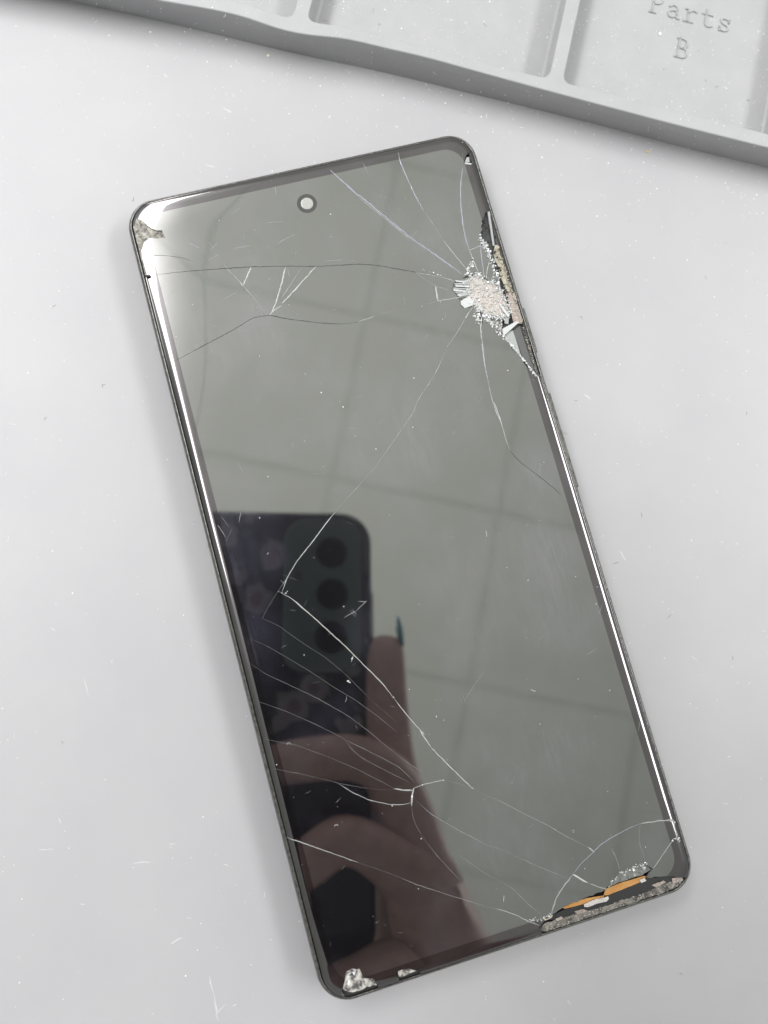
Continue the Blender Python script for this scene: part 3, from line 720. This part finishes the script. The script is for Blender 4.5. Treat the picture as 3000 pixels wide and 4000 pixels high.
def closed_out(fr, grow=0.0):
    a, b = Vector(fr[0]), Vector(fr[-1])
    ra, rb = a+bd_*DEEP-fd_*grow, b+bd_*DEEP+fd_*grow
    back = [tuple(rb.lerp(ra, i/30)) for i in range(31)]
    return list(fr)+back
top_out = closed_out(ft); base_out = closed_out(fb_)
def shrink(poly, d):                                  # small offset inward (counter-clockwise outline)
    n = len(poly); out = []
    for i in range(n):
        a, b = Vector(poly[i-1]), Vector(poly[(i+1)%n]); t = (b-a).normalized(); out.append((poly[i][0]-t.y*d, poly[i][1]+t.x*d))
    return out
def round_corners(p, r, n=6):
    out = []; m = len(p)
    for i in range(m):
        a, b, c = Vector(p[i-1]), Vector(p[i]), Vector(p[(i+1)%m])
        u, w = (a-b), (c-b)
        ang = u.angle(w)
        if ang > math.radians(150): out.append(tuple(b)); continue
        rr = min(r, u.length*.45, w.length*.45); s, e = b+u.normalized()*rr, b+w.normalized()*rr
        for k in range(n+1): t = k/n; out.append(tuple(s*(1-t)**2+b*2*t*(1-t)+e*t*t))
    return out
def up(p, ln): return (p[0]+bd_.x*ln, p[1]+bd_.y*ln)
# compartment mouths, counter-clockwise, traced along the front and carried to the back
def mouth(front, lean_l=None, lean_r=None, ln=6.8):
    fr = T(front)
    return round_corners(fr+[up(fr[-1],ln), up(fr[0],ln)], 0.22)
m1 = mouth(z3([(-230,-240),(200,-155),(600,-75),(850,-35),(970,-8),(1100,30),(1262,82)]))
m2 = mouth(z3([(1326,90),(1450,110),(1560,129),(1659,153)])+z4([(100,186),(300,238),(500,288),(712,340)]))
m3 = mouth(z4([(772,355),(1000,411),(1200,461),(1400,512),(1700,590)]))
mouths = [m1, m2, m3]
tray = empty('parts_tray', (*ft[45], 0))
tag(tray, 'pale grey plastic parts tray with raised lettering and walled compartments at the top edge', 'tray')
TI = Matrix.Translation((-ft[45][0], -ft[45][1], 0))
def tm(name, v, f, m, smooth=False):
    return mesh(name, [TI @ Vector(p) for p in v], f, m, tray, smooth)
bev = 0.022
V, Ed = [], []
def addring(p):
    b = len(V); V.extend(Vector(q) for q in p); n = len(p); Ed.extend((b+i,b+(i+1)%n) for i in range(n))
to_in = shrink(top_out, bev); addring(to_in)
mo = [shrink(m, -bev*0.7) for m in mouths]
for m in mo: addring(m)
ov, oe, of, _, _, _ = delaunay_2d_cdt(V, Ed, [], 0, 1e-6)
v = [(p.x,p.y,TH) for p in ov]; f = []
for t in of:
    x = sum(ov[i].x for i in t)/3; y = sum(ov[i].y for i in t)/3
    if not inpoly(x,y,to_in) or any(inpoly(x,y,m) for m in mo): continue
    if (ov[t[1]]-ov[t[0]]).cross(ov[t[2]]-ov[t[0]]) < 0: t = t[::-1]
    f.append(tuple(t))
def add_loft(rings):
    b = len(v); vv, ff = loft(rings); v.extend(vv); f.extend(tuple(b+i for i in q) for q in ff)
mid = lambda a, b, t: [(p[0]+(q[0]-p[0])*t, p[1]+(q[1]-p[1])*t) for p, q in zip(a, b)]
R3 = lambda p, z: [(x,y,z) for x,y in p]
add_loft([R3(base_out,0.0), R3(mid(base_out,top_out,.5),TH*.48), R3(top_out,TH-bev), R3(mid(top_out,to_in,.3),TH-bev*.3), R3(to_in,TH)])
FLOOR = 0.14
for m, o_ in zip(mouths, mo):
    inn = shrink(m, 0.03); inn2 = shrink(m, 0.10)
    add_loft([R3(o_,TH), R3(mid(o_,m,.7),TH-bev*.3), R3(m,TH-bev), R3(inn,FLOOR+.07), R3(mid(inn,inn2,.35),FLOOR+.02), R3(inn2,FLOOR)])
body = tm('tray_body', v, f, M_tray)
body.data.polygons.foreach_set('use_smooth', [len(p.vertices)==4 for p in body.data.polygons])
for m in mouths:
    inn2 = shrink(m, 0.10); tm('compartment_floor', R3(inn2,FLOOR), [tuple(range(len(inn2)))], M_tray)
# raised typewriter lettering on the floor of the third compartment
def letter(ch, o2, ex, ey, size):
    st = {  # strokes on a 6 x 10 grid
     'P': [[(1,0),(1,10)],[(0,0),(2.6,0)],[(0,10),(3.4,10),(4.9,9.2),(5.4,7.6),(4.9,6.0),(3.4,5.0),(1,5.0)]],
     'a': [[(0.9,5.6),(1.8,6.5),(3.2,6.7),(4.4,6.0),(4.6,5.0),(4.6,0.7),(5.0,0),(5.9,0)],[(4.6,3.9),(2.4,3.8),(0.9,3.1),(0.5,1.8),(1.0,0.5),(2.2,0),(3.6,0.4),(4.6,1.5)]],
     'r': [[(1.7,0),(1.7,6.5),(0.3,6.5)],[(0.2,0),(4.2,0)],[(1.7,4.4),(2.8,5.8),(4.2,6.6),(5.4,6.0)]],
     't': [[(2.0,9.0),(2.0,1.4),(2.6,0.3),(3.8,0),(5.5,0.7)],[(0.3,6.5),(5.0,6.5)]],
     's': [[(5.0,4.9),(5.0,6.5)],[(5.0,5.6),(4.0,6.5),(2.4,6.7),(1.1,6.0),(1.0,4.8),(2.0,3.8),(4.2,3.2),(5.2,2.2),(5.0,0.8),(3.8,0),(2.2,0),(0.9,0.9)],[(0.9,0),(0.9,1.8)]],
     'B': [[(1,0),(1,10)],[(0,0),(3.6,0),(5.1,0.7),(5.6,2.5),(5.0,4.4),(3.4,5.1),(1,5.1)],[(0,10),(3.2,10),(4.6,9.4),(5.0,7.7),(4.5,6.0),(3.4,5.1)]]}[ch]
    bm = bmesh.new(); w = 0.024; s = size/10
    prof = [(-w,0),(-w*.85,.022),(-w*.5,.029),(w*.5,.029),(w*.85,.022),(w,0)]
    for line in st:
        if len(line) > 3: line = smooth_line(line, 1)
        pts = [Vector(o2)+ex*(x*s)+ey*(y*s) for x, y in line]; prev = None
        dirs = [(pts[min(i+1,len(pts)-1)]-pts[max(i-1,0)]).normalized() for i in range(len(pts))]
        pts[0] = pts[0]-dirs[0]*w*.8; pts[-1] = pts[-1]+dirs[-1]*w*.8
        for i, p in enumerate(pts):
            n = Vector((-dirs[i].y, dirs[i].x))
            row = [bm.verts.new((p.x+n.x*a-ft[45][0], p.y+n.y*a-ft[45][1], FLOOR-0.001+h)) for a, h in prof]
            if prev:
                for j in range(5): bm.faces.new((prev[j],row[j],row[j+1],prev[j+1]))
            else: first = row
            prev = row
        bm.faces.new(first); bm.faces.new(prev[::-1])
    bmesh.ops.recalc_face_normals(bm, faces=bm.faces)
    o = from_bm('letter', bm, M_tray, tray); o['label'] = 'raised letter %s' % ch
b0, b1 = Vector(P(*z4([(1148,50)])[0], FLOOR)[:2]), Vector(P(*z4([(1440,128)])[0], FLOOR)[:2])
ex = (b1-b0).normalized(); ey = Vector((-ex.y, ex.x)); adv = (b1-b0).length/4
for i, ch in enumerate('Parts'): letter(ch, b0+ex*adv*i, ex, ey, 0.47)
letter('B', Vector(P(*z4([(1256,243)])[0], FLOOR)[:2]), ex, ey, 0.47)

# ------------------------------------------------------------------ dust on the bench and tray
PHO = [tuple((PHM @ Vector((x,y,0)))[:2]) for x, y in rrect(PW,PH,CR,4,-0.02,2)]
def on_bench(r):
    while True:
        q = (r.uniform(-9,10.5), r.uniform(-10.5,12.5))
        if r.random() > 0.45 + 0.5*(q[1]+10)/22 and q[1] < 5: continue
        if not inpoly(*q, PHO) and not inpoly(*q, base_out) and not inpoly(*q, top_out): return q
flecks('dust', on_bench, 1500, M_dust, lambda x,y: 0, 0.003, 0.020, 0.10, 61)
def near_tray(r):
    while True:
        p = Vector(r.choice(fb_[20:85])); q = p-bd_*abs(r.gauss(0,1.1))+fd_*r.uniform(-.2,.2)
        if not inpoly(*q, PHO) and not inpoly(*q, base_out): return tuple(q)
flecks('dust', near_tray, 320, M_dust, lambda x,y: 0, 0.005, 0.028, 0.25, 62)
def tray_z(x, y):
    for m in mouths:
        if inpoly(x,y,shrink(m,.1)): return FLOOR
    return TH
def on_tray(r):
    while True:
        q = (r.uniform(-8,11), r.uniform(5,13.5))
        if not inpoly(*q, to_in): continue
        if any(inpoly(*q,m) != inpoly(*q,shrink(m,.1)) for m in mo): continue
        if tray_z(*q) == TH and r.random() < .5: continue
        return q
flecks('tray_dust', on_tray, 800, M_dust, tray_z, 0.005, 0.026, 0.35, 63)
flecks('dark_lint', on_tray, 26, M_dustd, tray_z, 0.006, 0.02, 0.7, 64)
flecks('dark_lint', on_bench, 30, M_dustd, lambda x,y: 0, 0.004, 0.012, 0.8, 65)
wallp = []
def on_wall(r):
    i = r.randrange(15,85); t = r.uniform(.1,.95)
    a, b = Vector(fb_[i]), Vector(ft[i]); q = a.lerp(b,t)-bd_*0.004; wallp.append((tuple(q), TH*t)); return tuple(q)
flecks('tray_dust', on_wall, 140, M_dust, lambda x,y: wallp[-1][1], 0.006, 0.022, 0.1, 66)
def crumb(px, r, m, name, label, cat, z=0.0, seed=0):
    c = P(*px, z); bm = bmesh.new(); bmesh.ops.create_icosphere(bm, subdivisions=2, radius=r)
    for q in bm.verts: q.co *= 1+0.45*noise.noise(q.co*9/ r*0.08+Vector((seed,0,0))); q.co.z = max(q.co.z*0.6, -r*.35)
    o = from_bm(name, bm, m); o.location = (c.x,c.y,z+r*.35); tag(o, label, cat); return o
uv, uf = [], []
for kk_, (a, b, w_) in enumerate((((668,3688),(712,3660),.020),((818,3812),(835,3885),.016),((835,3885),(852,3990),.016),((838,3965),(885,3920),.010),((520,3372),(590,3366),.014),((660,3297),(690,3295),.012),((150,3318),(210,3316),.010),((2280,1540),(2310,1560),.016),((2420,2150),(2445,2190),.014),((330,2650),(345,2720),.010),((2700,2560),(2722,2580),.012),((640,290),(652,300),.02),((870,420),(905,440),.018),((800,640),(840,655),.014))):
    p_, q_ = P(*a)[:2], P(*b)[:2]
    d_ = Vector((q_[0]-p_[0], q_[1]-p_[1])).normalized(); n_2 = Vector((-d_.y, d_.x))
    for j in range(7):
        t = j/6; x, y = p_[0]+(q_[0]-p_[0])*t+random.uniform(-.01,.01), p_[1]+(q_[1]-p_[1])*t+random.uniform(-.01,.01)
        hw = w_*(.3+.7*math.sin(math.pi*t))*random.uniform(.5,1.1)
        uv += [(x+n_2.x*hw, y+n_2.y*hw, .0012), (x-n_2.x*hw, y-n_2.y*hw, .0012)]
        if j: q = len(uv)-4; uf.append((q, q+1, q+3, q+2))
mesh('scuff_marks', uv, uf, mat('scuffed_rubber', (0.46,0.46,0.46), .6))['kind'] = 'stuff'
crumb((2527,593), 0.035, mat('crumb_tan', (0.50,0.38,0.16), 0.7), 'crumb', 'tiny tan crumb on the mat just below the tray front wall', 'crumb', 0, 1)
crumb((2576,135), 0.036, M_dust, 'crumb', 'tiny white crumb beside the raised letters inside the tray', 'crumb', FLOOR, 2)
crumb((1048,218), 0.030, mat('crumb_cream', (0.70,0.66,0.5), 0.7), 'crumb', 'tiny cream crumb on the shaded mat below the wavy tray rim', 'crumb', 0, 3)

# ------------------------------------------------------------------ the phone that takes the picture, seen in the glass
tl = mirror_to_cam(1200, 1998); rt = mirror_to_cam(1456, 2400)
RX, TY = rt.x, tl.y; CW, CH = 7.7, 16.4
print('CAMPHONE', RX, TY)
cphone = empty('camera_phone'); cphone.matrix_world = CM
tag(cphone, 'dark phone in a flower-printed case held overhead, mirrored in the cracked screen', 'phone')
pcx, pcy = RX-CW/2, TY-CH/2
def crr(d, r=1.25): return [(x+pcx,y+pcy) for x,y in rrect(CW,CH,r,10,d,6)]
B0 = 0.10                                             # back face of the case, just behind the lens
rings = [R3(crr(.22),B0), R3(crr(.12),B0+.02), R3(crr(.04),B0+.10), R3(crr(0),B0+.25), R3(crr(0),B0+.75), R3(crr(.06),B0+.9)]
v, f = loft(rings); n_ = len(rings[0]); f.append(tuple(range(n_-1,-1,-1))); f.append(tuple(range(5*n_,6*n_)))
M_case = mat('printed_case', (0.02,0.022,0.035), 0.18, 1.5)
c = coords(M_case)
vo = N(M_case, 'ShaderNodeTexVoronoi', feature='SMOOTH_F1'); vo.inputs['Scale'].default_value = 0.62; vo.inputs['Smoothness'].default_value = 0.15; L(M_case, c, vo.inputs['Vector'])
nz_ = noise_node(M_case, 1.4, 3, 0.5, c)
ad = N(M_case, 'ShaderNodeMath', operation='ADD'); L(M_case, vo.outputs['Distance'], ad.inputs[0])
sc_ = N(M_case, 'ShaderNodeMath', operation='MULTIPLY'); sc_.inputs[1].default_value = 0.55; L(M_case, nz_.outputs['Fac'], sc_.inputs[0]); L(M_case, sc_.outputs[0], ad.inputs[1])
sy3 = N(M_case, 'ShaderNodeSeparateXYZ'); L(M_case, c, sy3.inputs[0])
finger_shade = N(M_case, 'ShaderNodeMapRange'); finger_shade.inputs['From Min'].default_value = -4.6; finger_shade.inputs['From Max'].default_value = -5.6; finger_shade.inputs['To Max'].default_value = 0.6  # print fades to dark lower down, standing in for shade among the fingers
L(M_case, sy3.outputs['Y'], finger_shade.inputs['Value'])
ad2 = N(M_case, 'ShaderNodeMath', operation='ADD'); L(M_case, ad.outputs[0], ad2.inputs[0]); L(M_case, finger_shade.outputs['Result'], ad2.inputs[1])
rr_ = ramp(M_case, ad2.outputs[0], [(0.40,(0.13,0.09,0.12)),(0.46,(0.20,0.175,0.21)),(0.62,(0.17,0.165,0.16)),(0.67,(0.013,0.015,0.028))])
L(M_case, rr_.outputs['Color'], bsdf(M_case).inputs['Base Color'])
case = mesh('case', v, f, M_case, cphone, True)
# no back wall where the lenses look out would be seen; the island sits proud of the case
l1, l2, l3 = mirror_to_cam(1295,2160), mirror_to_cam(1298,2322), mirror_to_cam(1293,2490)
ia, ib = mirror_to_cam(1110,2025), mirror_to_cam(1415,2625)
iw, ih = ib.x-ia.x, ia.y-ib.y; icx, icy = (ia.x+ib.x)/2, (ia.y+ib.y)/2
M_isl = mat('camera_island', (0.10,0.13,0.13), 0.3, 1.5); M_lensb = mat('lens_black', (0.002,0.002,0.002), 0.15, 1.25); M_rim = mat('lens_rim', (0.03,0.033,0.035), 0.25, 1.5, 0.6)
irr = lambda d: [(x+icx,y+icy) for x,y in rrect(iw,ih,0.9,8,d,4)]
v, f = loft([R3(irr(0),B0-.001), R3(irr(.02),B0-.03), R3(irr(.10),B0-.045)]); k_ = len(irr(0)); f.append(tuple(range(2*k_,3*k_)))
isl = mesh('camera_island', v, [q[::-1] for q in f], M_isl, cphone)
for l_ in (l1, l2, l3):
    rr2 = [[(l_.x+r*math.cos(a*math.pi/16), l_.y+r*math.sin(a*math.pi/16), z) for a in range(32)] for r, z in ((.62,B0-.044),(.62,B0-.06),(.56,B0-.062),(.54,B0-.052))]
    v, f = loft(rr2); lr_ = mesh('lens_ring', v, [q[::-1] for q in f], M_rim, isl)
    v = [(l_.x+.54*math.cos(a*math.pi/16), l_.y+.54*math.sin(a*math.pi/16), B0-.0525) for a in range(32)]
    mesh('lens', v, [tuple(range(31,-1,-1))], M_lensb, isl)
fl = mirror_to_cam(1165,2250); v = [(fl.x+.2*math.cos(a*math.pi/10), fl.y+.2*math.sin(a*math.pi/10), B0-.047) for a in range(20)]
mesh('flash', v, [tuple(range(19,-1,-1))], mat('flash_lens', (0.06,0.065,0.06), .3), isl)
# moulded lip of the case beside the lenses, catching the light
M_lip = mat('case_lip', (0.05,0.055,0.065), 0.12, 1.6)
lp = [mirror_to_cam(*p) for p in ((1160,2018),(1230,2016),(1300,2014),(1358,2026),(1405,2060),(1424,2110),(1428,2180),(1428,2240))]
bm = bmesh.new(); prev = None
for i, p in enumerate(lp):
    a, b = lp[max(i-1,0)], lp[min(i+1,len(lp)-1)]; t = (b-a).normalized(); n = Vector((-t.y,t.x,0))
    row = [bm.verts.new((p.x+n.x*q, p.y+n.y*q, B0-h)) for q, h in ((-.1,0),(-.07,.05),(0,.075),(.07,.05),(.1,0))]
    if prev:
        for j in range(4): bm.faces.new((prev[j],row[j],row[j+1],prev[j+1]))
    prev = row
bmesh.ops.recalc_face_normals(bm, faces=bm.faces); from_bm('case_lip', bm, M_lip, cphone, True)
bm = bmesh.new(); box(bm, RX-.02, TY-5.2, B0+.3, RX+.06, TY-3.2, B0+.55, .02); from_bm('side_button', bm, M_case, cphone)

# ------------------------------------------------------------------ the hand that holds it
M_skin = mat('skin', (0.48,0.31,0.27), 0.5, 1.4); bsdf(M_skin).inputs['Subsurface Weight'].default_value = 0.0
nn = noisy(M_skin, 1.6, (0.45,0.30,0.275), (0.58,0.40,0.37), .3, .7); n2 = noise_node(M_skin, 14, 4); bump(M_skin, n2.outputs['Fac'], .02, .4)
hv, he, hr = [], [], []
def chain(pts, start=None):
    prev = start
    for x, y, z, r in pts:
        hv.append((x,y,z)); hr.append(r); i = len(hv)-1
        if prev is not None: he.append((prev,i))
        prev = i
    return prev
wrist = chain([(6.4,-18.4,1.6,2.6)]); chain([(8.6,-23,3.2,3.0),(11,-30,5.5,3.6)], wrist)
palm = chain([(4.5,-14.8,1.2,2.5),(3.3,-11.4,0.8,2.0)], wrist)
chain([(2.65,-8.4,.35,1.25),(2.2,-6.0,.3,1.0),(2.05,-3.9,.32,.92),(2.05,-2.0,.32,.84),(2.2,-1.2,.32,.62)], palm)      # finger along the side of the phone
kn = chain([(2.6,-8.0,-.1,1.4)], palm)
chain([(2.0,-6.1,-.80,.98),(.7,-5.6,-.85,.90),(-1.6,-5.75,-.78,.82),(-3.6,-6.2,-.70,.7),(-4.3,-6.4,-.6,.55)], kn)
chain([(2.9,-10.0,-.6,1.3),(1.8,-9.0,-1.0,1.0),(.35,-8.15,-1.2,1.0),(-1.1,-9.2,-.95,.85),(-2.9,-10.5,-.75,.75),(-3.7,-11.0,-.6,.6)], palm)
chain([(2.1,-11.3,.3,1.7)], palm)
k3 = chain([(3.1,-13.0,-.4,1.7)], palm)
chain([(1.9,-12.7,-.8,1.3),(.7,-13.0,-.95,1.05),(-1.2,-13.5,-.85,.92),(-2.9,-13.9,-.7,.7)], k3)
me = bpy.data.meshes.new('person'); me.from_pydata(hv, he, []); me.update()
person = link('person', me, M_skin); person.matrix_world = CM
sm = person.modifiers.new('skin', 'SKIN'); sm.use_smooth_shade = True
for i, sv_ in enumerate(me.skin_vertices[0].data): sv_.radius = (hr[i], hr[i]*.92); sv_.use_root = (i == wrist)
ss = person.modifiers.new('sub', 'SUBSURF'); ss.levels = 2; ss.render_levels = 2
tag(person, 'hand with a teal fingernail gripping the overhead phone, mirrored in the cracked screen', 'person')
bm = bmesh.new(); bmesh.ops.create_uvsphere(bm, u_segments=16, v_segments=10, radius=1)
for q in bm.verts: q.co = Vector((q.co.x*.14, q.co.y*.62, q.co.z*.36))
nail = from_bm('fingernail', bm, mat('teal_varnish', (0.10,0.30,0.33), .12, 1.6), None, True)
nail.parent = person; nail.location = (2.60,-1.15,.10); nail.rotation_euler = (0,0,.16)
